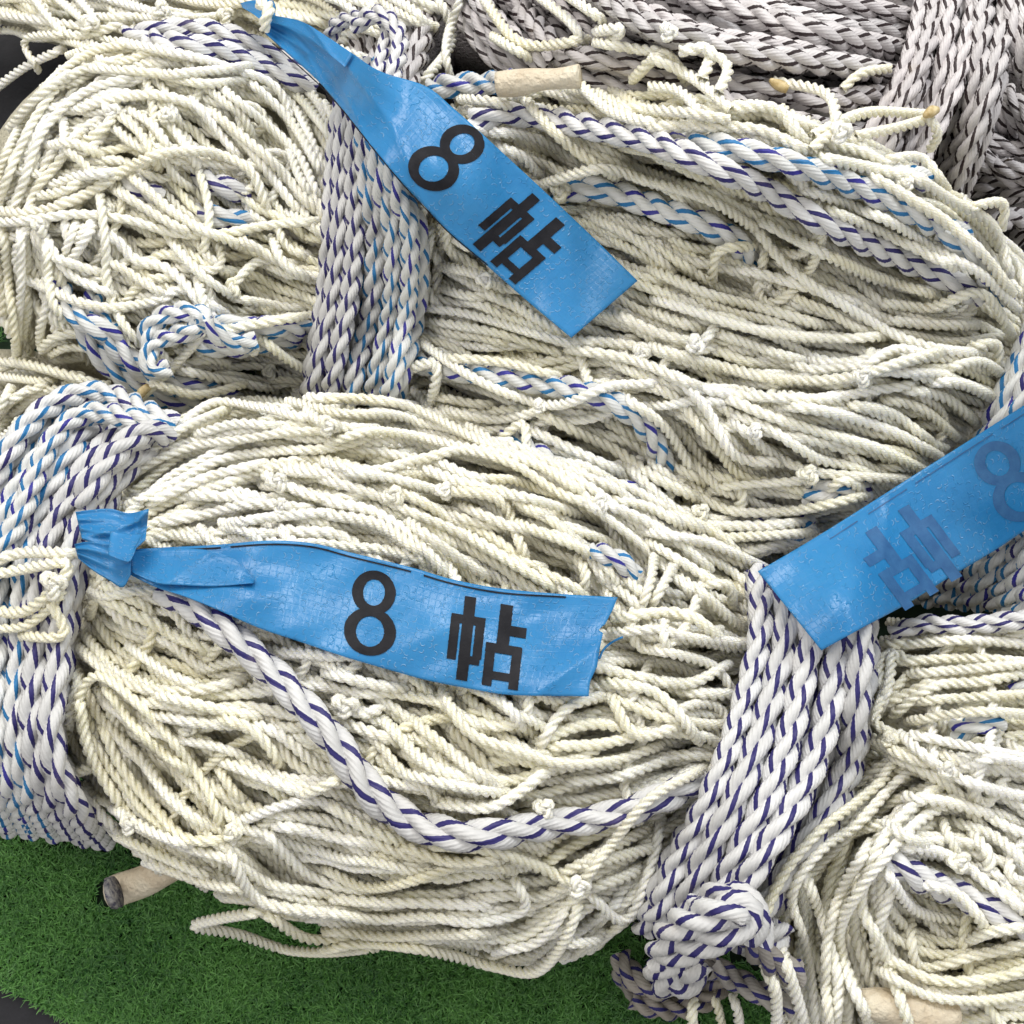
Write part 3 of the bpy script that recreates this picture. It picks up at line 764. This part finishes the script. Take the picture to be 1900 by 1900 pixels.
dw =band([(1720,-70),(1690,60),(1660,150),(1625,230),(1590,320)],[(1900,-70),(1880,100),(1860,200),(1830,290),(1790,390)],6,'d',sink=.3,cross=.1)
dw+=band([(1705,-70),(1680,60),(1650,150),(1610,230),(1570,310)],[(1890,-70),(1872,100),(1850,200),(1820,290),(1780,380)],6,'d',sink=.5,cross=.25)
dw+=band([(1860,-60),(1875,60),(1890,140),(1930,220)],[(1960,-60),(1950,60),(1980,140),(2000,220)],3,'d',sink=.3)
band_parts(dw,DB)
# --- heap top left
pTL=[(-200,-100),(900,-100),(820,60),(560,90),(300,90),(160,130),(60,70),(-200,80)]
FT=flow(TL); mass('packed_cords',fill(pTL,FT,70,'c',(150,450),.4),'c',TB)
named('net_cord',runs(TL),'c',TB)
for x,y in ((165,45),(420,30),(300,20)): part('knot',knot(x,y),'c',TB)
TMr=runs(TM,sink=.0)
# --- upper bundle
pUL=[(-20,520),(-25,400),(0,300),(50,190),(130,105),(240,75),(400,80),(520,110),(600,180),(640,260),(640,740),(520,770),(400,765),(280,735),(200,690),(60,660),(0,620)]
pUR=[(740,250),(860,190),(1000,160),(1200,170),(1450,200),(1640,280),(1780,360),(1890,470),(1960,560),(1960,700),(1840,790),(1700,880),(1560,1000),(1400,1010),(1200,960),(1000,880),(860,800),(760,740),(740,500)]
FUL=flow(UL); FUR=flow(UR)
m =fill(pUL,FUL,170,'c',(200,520),.36); m+=fill(pUR,FUR,360,'c',(300,900),.27)
pSE=[(540,715),(760,720),(1000,800),(1250,930),(1450,985),(1600,980),(1640,1060),(1500,1130),(1380,1090),(1100,960),(800,830),(560,800)]
m+=fill(pSE,FUR,85,'c',(250,700),.2)
st=[]
for ln in ('c','X'): pass
bl=parse('''
b X 140,560 155,600 173,645 205,680 243,712 295,735 350,748 440,740
b X 172,548 185,590 205,630 240,668 285,700 340,720 400,722
p A 640,185 850,150 1050,150 1200,190 1400,290 1600,420
p A 760,205 1000,235 1200,285 1400,370 1580,450
p A 640,900 740,970 800,1010
p A 1000,890 1120,940 1240,980
m A 1000,1070 1120,1100 1260,1130
b A 960,1690 1100,1750 1250,1740 1400,1710 1540,1700
b A 1000,1660 1180,1640 1330,1660 1530,1690
b A 1250,1650 1400,1640 1540,1650
b A 300,1440 340,1520 400,1600 480,1650 600,1690
b C 120,700 230,715 400,740 600,790 800,850 1000,920 1150,980 1300,1050 1480,1150 1600,1180
b C 1480,1150 1620,1260 1740,1420 1800,1500
p X 873,226 932,212 1005,217 1097,236 1200,258 1310,302 1421,354 1532,416 1642,468 1753,516 1815,552
b X 1030,356 1097,350 1153,362 1226,387 1290,410 1345,435 1380,462 1388,490
b E 380,130 440,190 560,210 700,240 900,270 1100,300 1300,340 1480,410 1600,500 1680,620 1730,760
b E 930,560 1050,640 1200,740 1350,770
b E 1330,830 1450,830 1560,860 1680,920
b F 560,1000 700,1050 820,1020
m F 800,870 960,830 1100,840
b C 1180,880 1300,900 1420,910
''')
m+=curls(pUL,20,sink=.5)+curls(pUR,16,(30,70),sink=.6)
# a second pass of cords goes under the border ropes
pB=[(760,560),(1000,640),(1300,640),(1700,640),(1860,620),(1840,780),(1600,950),(1300,960),(1000,860),(800,740)]
m+=fill(pB,FUR,22,'c',(200,500),.3); m+=fill(pUL,FUL,22,'c',(140,320),.5)
bord=[(k,laid(k,g,sink=-.05,rs=1.0,plunge=(2.4,2.4))) for k,g in bl]
for k,a in bord: part('border_rope',a,k,UB)
ex=named('net_cord',runs(UL)+runs(UR,sink=.2),'c',UB,cap=97)
mass('packed_cords',m+ex,'c',UB)
FUp=np.where(1,FUR,FUR)
ex=named('loose_cord',runs(TOPCURL,sink=-.15,plunge=1.0)+TMr,'c',UB)
kn=[(200,388),(75,420),(205,205),(500,690),(1190,655),(1240,60),(1560,245),(1680,340),(1000,755),(620,760),(470,640),(310,215),(1040,355),(1290,640),(1420,525),(1400,800),(1600,700),(900,520),(430,535),(1500,880)]
for x,y in kn: part('knot',knot(x,y,size=RNG.uniform(.65,.95),rs=RNG.uniform(.85,1)),'c',UB)
# blue knot in the round end
part('rope_knot',laid('b',[(300,650,0),(275,640,.2),(272,612,.4),(310,583,.7),(355,578,.8),(385,592,.7),(350,615,.9),(300,628,.8),(275,650,.6),(282,690,.3),(320,680,.1)],rs=.82,sink=0),'b',UB)
part('rope_knot',laid('b',[(380,590,.2),(400,620,.3),(440,640,.2),(480,632,0)],rs=.9,sink=.2),'b',UB)
# waist binding
wk='ppmbb'
wb =band([(655,120),(625,200),(612,300),(602,420),(588,560),(568,660),(556,745)],[(730,120),(745,330),(788,410),(788,560),(768,660),(742,745)],6,'ppmbbb',sink=.4,cross=.1,rs=.88)
wb+=band([(660,120),(632,200),(622,300),(612,420),(598,560),(576,660),(562,750)],[(725,120),(738,330),(776,410),(776,560),(756,660),(732,745)],5,'ppmbb',sink=.25,cross=.1,rs=.88,inset=.45)
band_parts(wb,UB)
# purple rope loops above the waist and the tape-bound rope end
part('rope_knot',laid('p',[(612,75,0),(625,45,.6),(668,30,1.2),(705,30,1.4),(722,55,1.4),(714,90,1.0),(706,130,.6),(698,170,.2)],rs=.72),'p',UB)
part('rope_knot',laid('p',[(655,50,.8),(700,25,1.3),(735,50,1.2),(742,90,1.0),(732,130,.6),(722,160,.2)],rs=.72),'p',UB)
e=part('border_rope',laid('b',[(800,165),(850,157),(900,155),(960,150)],sink=-.2,rs=1.05),'b',UB)
tube([(922,158),(980,150),(1030,147),(1076,140)],.0058,TAPEM,'taped_end',e,rfun=lambda f:.98+.10*np.sin(f*7)-.12*f,sink=-.3)
tube([(1428,148),(1445,158),(1462,166)],.0021,MELTM,'melted_tip',UB,rfun=lambda f:.45+.75*np.sin(np.clip(f,0,1)*2.6),sink=-.5)
tube([(1715,216),(1728,207),(1741,203)],.0021,MELTM,'melted_tip',UB,rfun=lambda f:.5+.7*np.sin(np.clip(f,0,1)*2.9),sink=-.5)
tube([(250,745),(262,730),(275,716)],.0021,MELTM,'melted_tip',UB,rfun=lambda f:.5+.6*np.sin(np.clip(f,0,1)*2.6),sink=-.2)
# --- blue band at the right
rbk='bbmbb'
rb =band([(1930,560),(1870,690),(1835,770),(1800,850),(1760,950),(1720,1040),(1690,1110)],[(2080,560),(2060,750),(2030,900),(1990,1020),(1930,1130)],8,'bbmbmbbb',sink=.45,cross=.1)
rb+=band([(1940,560),(1885,690),(1850,770),(1815,850),(1775,950),(1735,1050),(1705,1115)],[(2070,560),(2045,750),(2015,900),(1975,1020),(1915,1130)],7,'bmbbmbb',sink=.25,cross=.1)
band_parts(rb,RB)
# --- lower bundle
pLL=[(-200,640),(0,660),(120,680),(240,720),(260,780),(100,900),(-200,1000)]
mass('packed_cords',fill(pLL,flow(LL),40,'c',(120,350),.3),'c',LB)
pLC=[(270,820),(330,760),(420,735),(560,745),(750,765),(900,800),(1050,860),(1200,930),(1330,985),(1410,1060),(1440,1150),(1400,1280),(1360,1400),(1300,1500),(1240,1620),(1180,1700),(1090,1770),(980,1800),(850,1770),(700,1745),(560,1710),(430,1670),(300,1620),(220,1560),(140,1450),(120,1330),(150,1150),(200,980)]
pLR=[(1640,1140),(1750,1150),(2100,1120),(2100,2100),(1480,2100),(1440,1900),(1420,1780),(1460,1620),(1560,1500),(1610,1380),(1630,1250)]
FLC=flow(LC); FLR=flow(LR[1:-1])
e=part('border_rope',laid('p',[(290,1622),(345,1598),(400,1570)],rs=1.0,sink=.2),'p',LB)
tube([(212,1656),(250,1641),(300,1618),(350,1592)],.0076,TAPEM,'taped_end',e,rfun=lambda f:1.0-.1*f,sink=-.3)
tube([(205,1658),(211,1656),(216,1654)],.0074,SCUFF,'cut_end',e,sink=-.35)
m=fill(pLC,FLC,410,'c',(280,800),.30); m+=fill(pLR,FLR,190,'c',(250,700),.27)
m+=curls(pLC,20,(26,80),sink=.55)+curls(pLR,14,sink=.5)
m+=fill(pLC,FLC,45,'c',(280,700),.2)+fill(pLR,FLR,16,'c',(250,600),.2)
lr=runs(LC)+runs(LL); 
bl=parse('''
p X 306,1094 350,1116 405,1156 461,1208 516,1256 560,1305 608,1358 656,1425 690,1473 747,1517 806,1541 876,1551 950,1543 1024,1530 1116,1517 1180,1500 1240,1475 1300,1452
p F 1230,1560 1300,1540 1400,1510 1600,1520 1900,1490 2100,1480
b X 1100,1020 1150,1040 1180,1070
''')
bord=[(k,laid(k,g,sink=-.1 if i==0 else .3,rs=1.16 if i==0 else .75,plunge=(1.6,1.6))) for i,(k,g) in enumerate(bl)]
for k,a in bord: part('border_rope',a,k,LB)
for L,a in runs(parse('''
H 1280,1230 1340,1170 1400,1040 1500,920 1600,800 1750,700 1900,620
H 560,780 700,830 860,800 1000,720 1080,640 1130,630
G 1720,640 1620,710 1500,760
'''),sink=.0): part('net_cord',a,'c',LB)
# right binding
k1=band([(1388,1060),(1392,1150),(1385,1220),(1335,1370),(1285,1480),(1232,1570),(1200,1640),(1175,1720)],[(1600,1060),(1622,1150),(1620,1250),(1600,1400),(1555,1520),(1500,1600),(1450,1690),(1420,1770)],6,'p',sink=.5,cross=.2)
k1+=band([(1395,1060),(1398,1150),(1388,1220),(1338,1370),(1290,1480),(1242,1570),(1212,1640),(1190,1700)],[(1590,1060),(1612,1150),(1612,1250),(1592,1400),(1545,1520),(1490,1600),(1440,1680),(1410,1740)],5,'p',sink=.25,rs=1.02,cross=.12,inset=.45)
band_parts(k1,LB)
bl=parse('''
p I 1180,1040 1230,1075 1400,1180 1600,1260 1800,1360 1960,1440
b I 1560,430 1650,390 1780,380
b I 1820,250 1900,200 1960,170
p I 690,1400 640,1480 560,1560
''')
for k,g in bl: part('border_rope',laid(k,g,sink=.1,rs=1.1 if k=='p' else .9,plunge=(1.6,1.6)),k,LB)
tube([(1595,1862),(1640,1866),(1700,1880),(1775,1888)],.0076,TAPEM,'taped_end',LB,rfun=lambda f:.75+.35*np.sin(f*3),sink=.1)
lr+=runs(LR,sink=.1)
mass('packed_cords',m+named('net_cord',lr,'c',LB,cap=96),'c',LB)
kn=[(515,895),(525,940),(1110,935),(1075,1645),(430,1545),(1650,1370),(610,790),(825,910),(1010,1500),(1760,1430),(1300,950),(730,920),(640,1310),(1780,1600),(240,1530),(350,1350),(1180,1330)]
for x,y in kn: part('knot',knot(x,y,size=RNG.uniform(.65,.95),rs=RNG.uniform(.85,1)),'c',LB)
# left binding
lw =band([(60,745),(0,820),(-60,900),(-90,1050),(-90,1250),(-80,1400),(-40,1530)],[(300,830),(240,880),(200,960),(165,1050),(150,1150),(135,1280),(115,1380),(150,1480),(210,1560)],6,'bmbbpp',sink=.5,cross=.2,rs=1.05,plunge=(1.5,9))
lw+=band([(90,735),(20,830),(-40,920),(-60,1050),(-60,1250),(-50,1400),(-10,1520)],[(280,830),(228,880),(190,960),(155,1050),(140,1150),(122,1280),(105,1380),(140,1480),(190,1550)],5,'bbmpp',sink=.25,rs=1.05,cross=.15,plunge=(1.5,9))
for k,g in (('m',[(330,790),(270,762),(200,730),(130,735),(70,770),(20,830),(-20,900)]),('b',[(300,800),(240,775),(165,765),(110,800),(75,860),(45,940),(10,1010),(-30,1080)]),('p',[(315,812),(270,800),(225,830),(180,880),(150,940)])):
    lw.append((k,laid(k,g,sink=.2,plunge=(1.6,1.2))))
band_parts(lw,LB)
for L,a in runs(parse('''
X -60,1060 10,1035 60,1022 110,1018 150,1030
X -60,1075 20,1062 70,1040 130,1045 140,1075 110,1100 90,1110
X -60,1160 20,1150 60,1165 105,1140 120,1100
X -60,1120 0,1115 40,1135 80,1120 120,1075
X 90,1110 120,1140 125,1170 95,1190 40,1180
'''),jit=1,sink=-.2): part('loose_cord',a,'c',LB)
part('knot',knot(100,1085,1.1),'c',LB)
# big purple knot below the right binding
K=[[(1222,1782,0),(1240,1740,.8),(1262,1715,1.4),(1320,1695,1.8),(1375,1682,1.6),(1388,1700,1.2),(1350,1730,1.9),(1290,1752,2.3),(1245,1775,2.0),(1222,1805,1.2),(1240,1828,.8),(1280,1820,.8),(1300,1780,.3)],
   [(1295,1680,0),(1330,1665,1.0),(1365,1660,1.3),(1395,1685,1.0),(1410,1715,.5),(1400,1750,0)],
   [(1310,1790,.8),(1360,1815,1.0),(1420,1845,.9),(1470,1868,.5)],[(1380,1722,.4),(1400,1760,.7),(1440,1790,.6),(1480,1810,.2)],
   [(1238,1835,.5),(1200,1830,.7),(1165,1800,.5),(1150,1770,0)],[(1170,1850,0),(1210,1868,.4),(1260,1872,.5),(1310,1855,.3),(1340,1825,0)],[(1150,1790,.3),(1170,1830,.5),(1215,1858,.3)]]
for i,g in list(enumerate(K))[::-1]:
    kk='p' if i<2 else 'k'; part('rope_knot',laid(kk,[(x,y,l*.7) for x,y,l in g],rs=1.15 if i<2 else 1.05,sink=.0),kk,LB)
for L,a in runs(parse('''
I 250,1780 235,1860 250,1980
I 330,1740 370,1850 390,1980
I 690,1550 740,1700 800,1960
I 600,1620 640,1760 660,1960
I 430,1750 450,1860 440,1980
'''),sink=.2): part('loose_cord',a,'c',LB)
# ------------------------------------------------------------------ tags
def tape(name, topE, botE, parent, wr=.0006, mat=None, gap=.0009, smooth=5, nv=None, pleat=0, rag=None):
    a=spline(topE,6); b=spline(botE,6); n=max(len(a),len(b)); 
    a=np.stack([np.interp(np.linspace(0,1,n),np.linspace(0,1,len(a)),a[:,k]) for k in (0,1)],1)
    b=np.stack([np.interp(np.linspace(0,1,n),np.linspace(0,1,len(b)),b[:,k]) for k in (0,1)],1)
    mv=nv or 22; f=np.linspace(0,1,mv)
    X=a[:,0][:,None]*(1-f)+b[:,0][:,None]*f; Y=a[:,1][:,None]*(1-f)+b[:,1][:,None]*f
    if rag is not None:
        e_=np.interp(f,[p[0] for p in rag],[p[1] for p in rag])[None,:]*np.exp(-(np.arange(n)[::-1]*6.0)/22)[:,None]
        dd=(a+b)[-1]-(a+b)[-4]; dd=dd/np.hypot(*dd); X=X+e_*dd[0]; Y=Y+e_*dd[1]
    T=samp(X,Y)
    for ox,oy in ((3,0),(-3,0),(0,3),(0,-3),(4,4),(-4,4),(4,-4),(-4,-4)): T=np.minimum(T,samp(X+ox,Y+oy))
    T0=T.copy()
    def blur(T,s):
        T=np.stack([gsm(T[:,j],s*1.6) for j in range(mv)],1); return np.stack([gsm(T[i],s) for i in range(n)],0)
    for _ in range(smooth): T=np.minimum(T,blur(T,5)+.0008)
    T=blur(T,4.0)-gap
    T0=T0-gap*.8
    for _ in range(4): T=blur(np.minimum(T,T0),4.5)
    s=np.r_[0,np.cumsum(np.hypot(*np.diff((a+b)/2,axis=0).T))]
    w=np.hypot(*(a-b).T)
    ph=RNG.uniform(0,6,8)
    for k in range(5):
        ang=RNG.uniform(-1,1); fr=RNG.uniform(.002,.011)
        T+=wr*.5*np.sin(ph[k]+fr*6.28*(s[:,None]*math.cos(ang)+(f*w.max())[None,:]*math.sin(ang)*1.3))*.6
    for k in range(3 if pleat else 1):
        a_=RNG.uniform(.2,1.3)*RNG.choice([-1,1]); d_=(s[:,None]-RNG.uniform(40,260 if pleat else s[-1]))*math.cos(a_)+((f-.5)*w.max())[None,:]*math.sin(a_)
        T-=wr*1.3*np.exp(-np.abs(d_)/9)
    if pleat: T+=pleat*np.abs(np.sin(f*9.4+.5))[None,:]*np.exp(-s/90)[:,None]
    T=T-max(0,float(np.percentile(T-T0,99.7)))*.9
    V=P3(X,Y,T).reshape(-1,3)
    Uv=np.stack([np.broadcast_to(s[:,None],X.shape),(f-.5)[None,:]*np.maximum(w,130)[:,None]],-1).reshape(-1,2)
    i,j=np.meshgrid(np.arange(n-1),np.arange(mv-1),indexing='ij'); q=i*mv+j; F=np.stack([q,q+mv,q+mv+1,q+1],-1).reshape(-1,4)
    o=build_mesh(name,[(V,F,Uv,np.zeros(len(V)))],mat or TAPE,parent)
    md=o.modifiers.new('thickness','SOLIDIFY'); md.thickness=.0002; md.offset=0
    ix=np.clip(((X-G0)/GS).astype(int),0,GN-1); iy=np.clip(((Y-G0)/GS).astype(int),0,GN-1); np.minimum.at(D,(iy.ravel(),ix.ravel()),T.ravel()-.0003)
    return o,(X,Y,T)
def on_tape(grid, px, py, off):
    X,Y,T=grid; out=[]
    dXi=np.gradient(X,axis=0);dYi=np.gradient(Y,axis=0);dXj=np.gradient(X,axis=1);dYj=np.gradient(Y,axis=1)
    for x,y in zip(px,py):
        k=np.argmin((X-x)**2+(Y-y)**2); i,j=divmod(k,X.shape[1])
        A=np.array([[dXi[i,j],dXj[i,j]],[dYi[i,j],dYj[i,j]]]); 
        d=np.linalg.solve(A,[x-X[i,j],y-Y[i,j]]); fi=min(max(i+d[0],0),X.shape[0]-1.001); fj=min(max(j+d[1],0),X.shape[1]-1.001)
        a,b=int(fi),int(fj); u,v=fi-a,fj-b
        out.append(T[a,b]*(1-u)*(1-v)+T[a+1,b]*u*(1-v)+T[a,b+1]*(1-u)*v+T[a+1,b+1]*u*v)
    return P3(np.array(px),np.array(py),np.array(out)-off)
def glyph(name, strokes, org, ex, ey, grid, parent, mat, sc=1.0):
    """strokes: list of (outer polyline, inner polyline) ribbons in glyph millimetres, printed on the tape"""
    arrs=[]
    for si,(A,B) in enumerate(strokes):
        n=len(A); m=7
        f=np.linspace(0,1,m); G=A[:,None,:]*(1-f)[None,:,None]+B[:,None,:]*f[None,:,None]; g=G.reshape(-1,2)*sc
        px=org[0]+g[:,0]*ex[0]+g[:,1]*ey[0]; py=org[1]+g[:,0]*ex[1]+g[:,1]*ey[1]
        px=px+RNG.normal(0,.25,len(px)); V=on_tape(grid,px,py,.00045+si*.000012)
        i,j=np.meshgrid(np.arange(n-1),np.arange(m-1),indexing='ij'); q=i*m+j; F=np.stack([q,q+m,q+m+1,q+1],-1).reshape(-1,4)
        arrs.append((V,F,np.zeros((len(V),2)),np.zeros(len(V))))
    return build_mesh(name,arrs,mat,parent)
def bar(x0,y0,x1,y1,w):
    L=math.hypot(x1-x0,y1-y0); n=max(2,int(L/3)); t=np.linspace(0,1,n)[:,None]; c=np.array([x0,y0])*(1-t)+np.array([x1,y1])*t
    nx,ny=-(y1-y0)/L*w/2,(x1-x0)/L*w/2; return c+[nx*1.08,ny*1.08],c-[nx*1.08,ny*1.08]
def ring(cx,cy,ro,so,ri,si_):
    t=np.linspace(0,2*math.pi,61); return np.stack([cx+ro*np.cos(t),cy+so*np.sin(t)],1),np.stack([cx+ri*np.cos(t),cy+si_*np.sin(t)],1)
EIGHT=[ring(0,39,42,42,21,25),ring(0,-36,50,46,27,29)]
MAT_=[bar(-66,38,-66,-46,17),bar(-75,36,-7,36,16),bar(-16,44,-16,-38,17),bar(-10,-42,-33,-42,15),bar(-41,82,-41,-84,21),
      bar(32,78,32,-6,23),bar(32,28,76,28,19),bar(-1,-10,71,-10,17),bar(9,-2,9,-86,18),bar(62,-2,62,-86,18),bar(9,-64,62,-64,15)]
def unit(a,b): L=math.hypot(a,b); return (a/L,b/L)
def tag(label, loc):
    return thing('tag',label,'tag',loc)
T1=tag('blue tape tag sloping steeply over the upper netting, knotted round a cream cord, black lettering',tuple(at(700,200,.1)))
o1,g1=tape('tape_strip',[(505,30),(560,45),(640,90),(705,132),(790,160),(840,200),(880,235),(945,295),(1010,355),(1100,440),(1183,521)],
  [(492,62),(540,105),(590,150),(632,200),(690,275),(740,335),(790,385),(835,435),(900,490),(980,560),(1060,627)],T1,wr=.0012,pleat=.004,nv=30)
tape('tape_tail',[(446,6),(462,2),(480,0),(505,0),(512,14)],[(450,14),(470,26),(488,40),(500,46),(510,34)],T1,wr=.002,gap=.002)
tape('tape_fold',[(505,28),(560,40),(610,70),(655,100)],[(500,40),(555,58),(600,92),(640,125)],T1,wr=.002,gap=.003)
part('tie_cord',laid('c',[(480,5,1.0),(502,15,1.8),(490,38,1.6),(492,56,.6)],sink=-.8,rs=1.15),'c',T1)
ux=unit(.74,.675); uy=unit(.757,-.65)
glyph('lettering',EIGHT,(830,291),ux,uy,g1,o1,INK,.93)
glyph('lettering',MAT_,(967,436),ux,uy,g1,o1,INK,.88)
T2=tag('blue tape tag lying almost level across lower netting, black 8 and character upright',tuple(at(650,1100,.15)))
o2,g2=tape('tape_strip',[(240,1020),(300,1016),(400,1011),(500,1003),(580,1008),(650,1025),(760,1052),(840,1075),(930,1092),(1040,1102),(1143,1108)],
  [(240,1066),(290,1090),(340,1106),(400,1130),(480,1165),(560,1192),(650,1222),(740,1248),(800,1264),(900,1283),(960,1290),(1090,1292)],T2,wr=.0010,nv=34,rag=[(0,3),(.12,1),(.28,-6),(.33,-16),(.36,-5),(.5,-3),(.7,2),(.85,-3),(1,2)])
tape('tape_fold',[(242,1024),(300,1020),(380,1020),(440,1040),(474,1078)],[(244,1062),(290,1082),(340,1086),(400,1088),(470,1082)],T2,wr=.0008,gap=.0008)
tape('tape_knot',[(140,950),(170,946),(205,944),(240,952),(276,944)],[(152,1000),(185,1012),(215,1020),(245,1022),(270,1002)],T2,wr=.003,gap=.002,pleat=.003)
tape('tape_knot',[(138,1010),(165,1005),(200,1010),(225,1010),(244,1018)],[(145,1036),(175,1060),(205,1078),(228,1090),(242,1068)],T2,wr=.003,gap=.003,pleat=.003)
tape('tape_knot',[(205,985),(232,990),(262,990),(276,975)],[(200,1030),(225,1040),(243,1042),(247,1020)],T2,wr=.002,gap=.003)
ux=unit(.985,.135); uy=unit(.10,-.99)
glyph('lettering',EIGHT,(690,1137),ux,uy,g2,o2,INK,.97)
glyph('lettering',MAT_,(903,1190),unit(.98,.16),unit(.11,-.99),g2,o2,INK,.94)
def line_on(pts,w,grid,parent,mat,gapat=()):
    s=spline(pts,6); segs=[]; cur=[]
    for i,p in enumerate(s):
        if any(abs(p[0]-g)<7 for g in gapat):
            if len(cur)>2: segs.append(np.array(cur)); cur=[]
        else: cur.append(p)
    if len(cur)>2: segs.append(np.array(cur))
    st=[]
    for c in segs:
        d=np.gradient(c,axis=0); d/=np.linalg.norm(d,axis=1)[:,None]; nrm=np.stack([-d[:,1],d[:,0]],1)*w/2; st.append((c+nrm,c-nrm))
    glyph('printed_line',st,(0,0),(1,0),(0,1),grid,parent,mat)
line_on([(300,1022),(400,1017),(500,1010),(580,1015),(650,1033),(760,1060),(840,1083),(930,1100),(1050,1108)],3.0,g2,o2,INK,gapat=(330,420,775))
tube([(1112,1222),(1120,1205),(1135,1192),(1155,1182)],.0005,TAPE,'loose_fibre',T2,sink=-3)
line_on([(505,80),(540,110),(590,155),(636,205),(694,278),(744,338),(800,398),(840,438),(905,492)],2.2,g1,o1,INK)
T3=tag('blue tape tag hanging in from the right edge, back side up with mirrored faint lettering',tuple(at(1650,1000,.15)))
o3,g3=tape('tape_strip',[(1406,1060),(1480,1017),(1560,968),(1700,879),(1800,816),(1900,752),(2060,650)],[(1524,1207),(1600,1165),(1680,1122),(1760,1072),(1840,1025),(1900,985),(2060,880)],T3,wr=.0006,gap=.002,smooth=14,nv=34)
glyph('lettering',[ring(0,39,42,42,21,25),ring(0,-36,50,46,27,29)],(1872,892),unit(-.86,.51),unit(-.55,-.83),g3,o3,INKB,1.0)
glyph('lettering',MAT_,(1690,1028),unit(-.86,.51),unit(-.60,-.80),g3,o3,INKB,1.0)
line_on([(1540,1000),(1700,896),(1800,832),(1960,730)],2.2,g3,o3,INKB,gapat=(1600,1690,1850))
# ------------------------------------------------------------------ turf blades
def turf():
    n=190000; X=RNG.uniform(-200,1500,n); Y=np.where(RNG.uniform(0,1,n)<.12,RNG.uniform(440,760,n),RNG.uniform(1400,2080,n)); k=inside(TURF,X,Y); X,Y=X[k],Y[k]
    t=tz(X,Y,-.006); k=(samp(X,Y)>t-.035); X,Y,t=X[k],Y[k],t[k]; p=P3(X,Y,t); n=len(p)
    h=RNG.uniform(.0022,.0048,n); w=RNG.uniform(.00030,.0006,n); a=RNG.uniform(0,6.28,n); ln=RNG.uniform(.3,1.5,n); cu=RNG.uniform(.2,1.2,n); b=a+RNG.uniform(-.8,.8,n)+1.57
    side=np.stack([np.cos(b),np.sin(b),np.zeros(n)],1); dirv=np.stack([np.cos(a),np.sin(a),np.zeros(n)],1); up=np.array([0,0,1.])
    rows=[]
    for f in (0,.4,.75,1.0):
        c=p+up*(h*(f-.25*cu*f*f))[:,None]+dirv*(h*ln*(f*.5+.5*f*f))[:,None]; ww=(w*(1-.75*f*f))[:,None]; rows+= [c-side*ww,c+side*ww]
    V=np.stack(rows,1).reshape(-1,3); base=np.arange(n)[:,None]*8; F=np.concatenate([base+np.array([0,1,3,2]),base+np.array([2,3,5,4]),base+np.array([4,5,7,6])])
    tv=np.repeat(RNG.beta(1.6,1.8,n),8); o=build_mesh('grass',[(V,F,np.zeros((len(V),2)),tv)],GRASSM); o['kind']='stuff'; o['label']='short green artificial grass under the netting'; o['category']='grass'
turf()
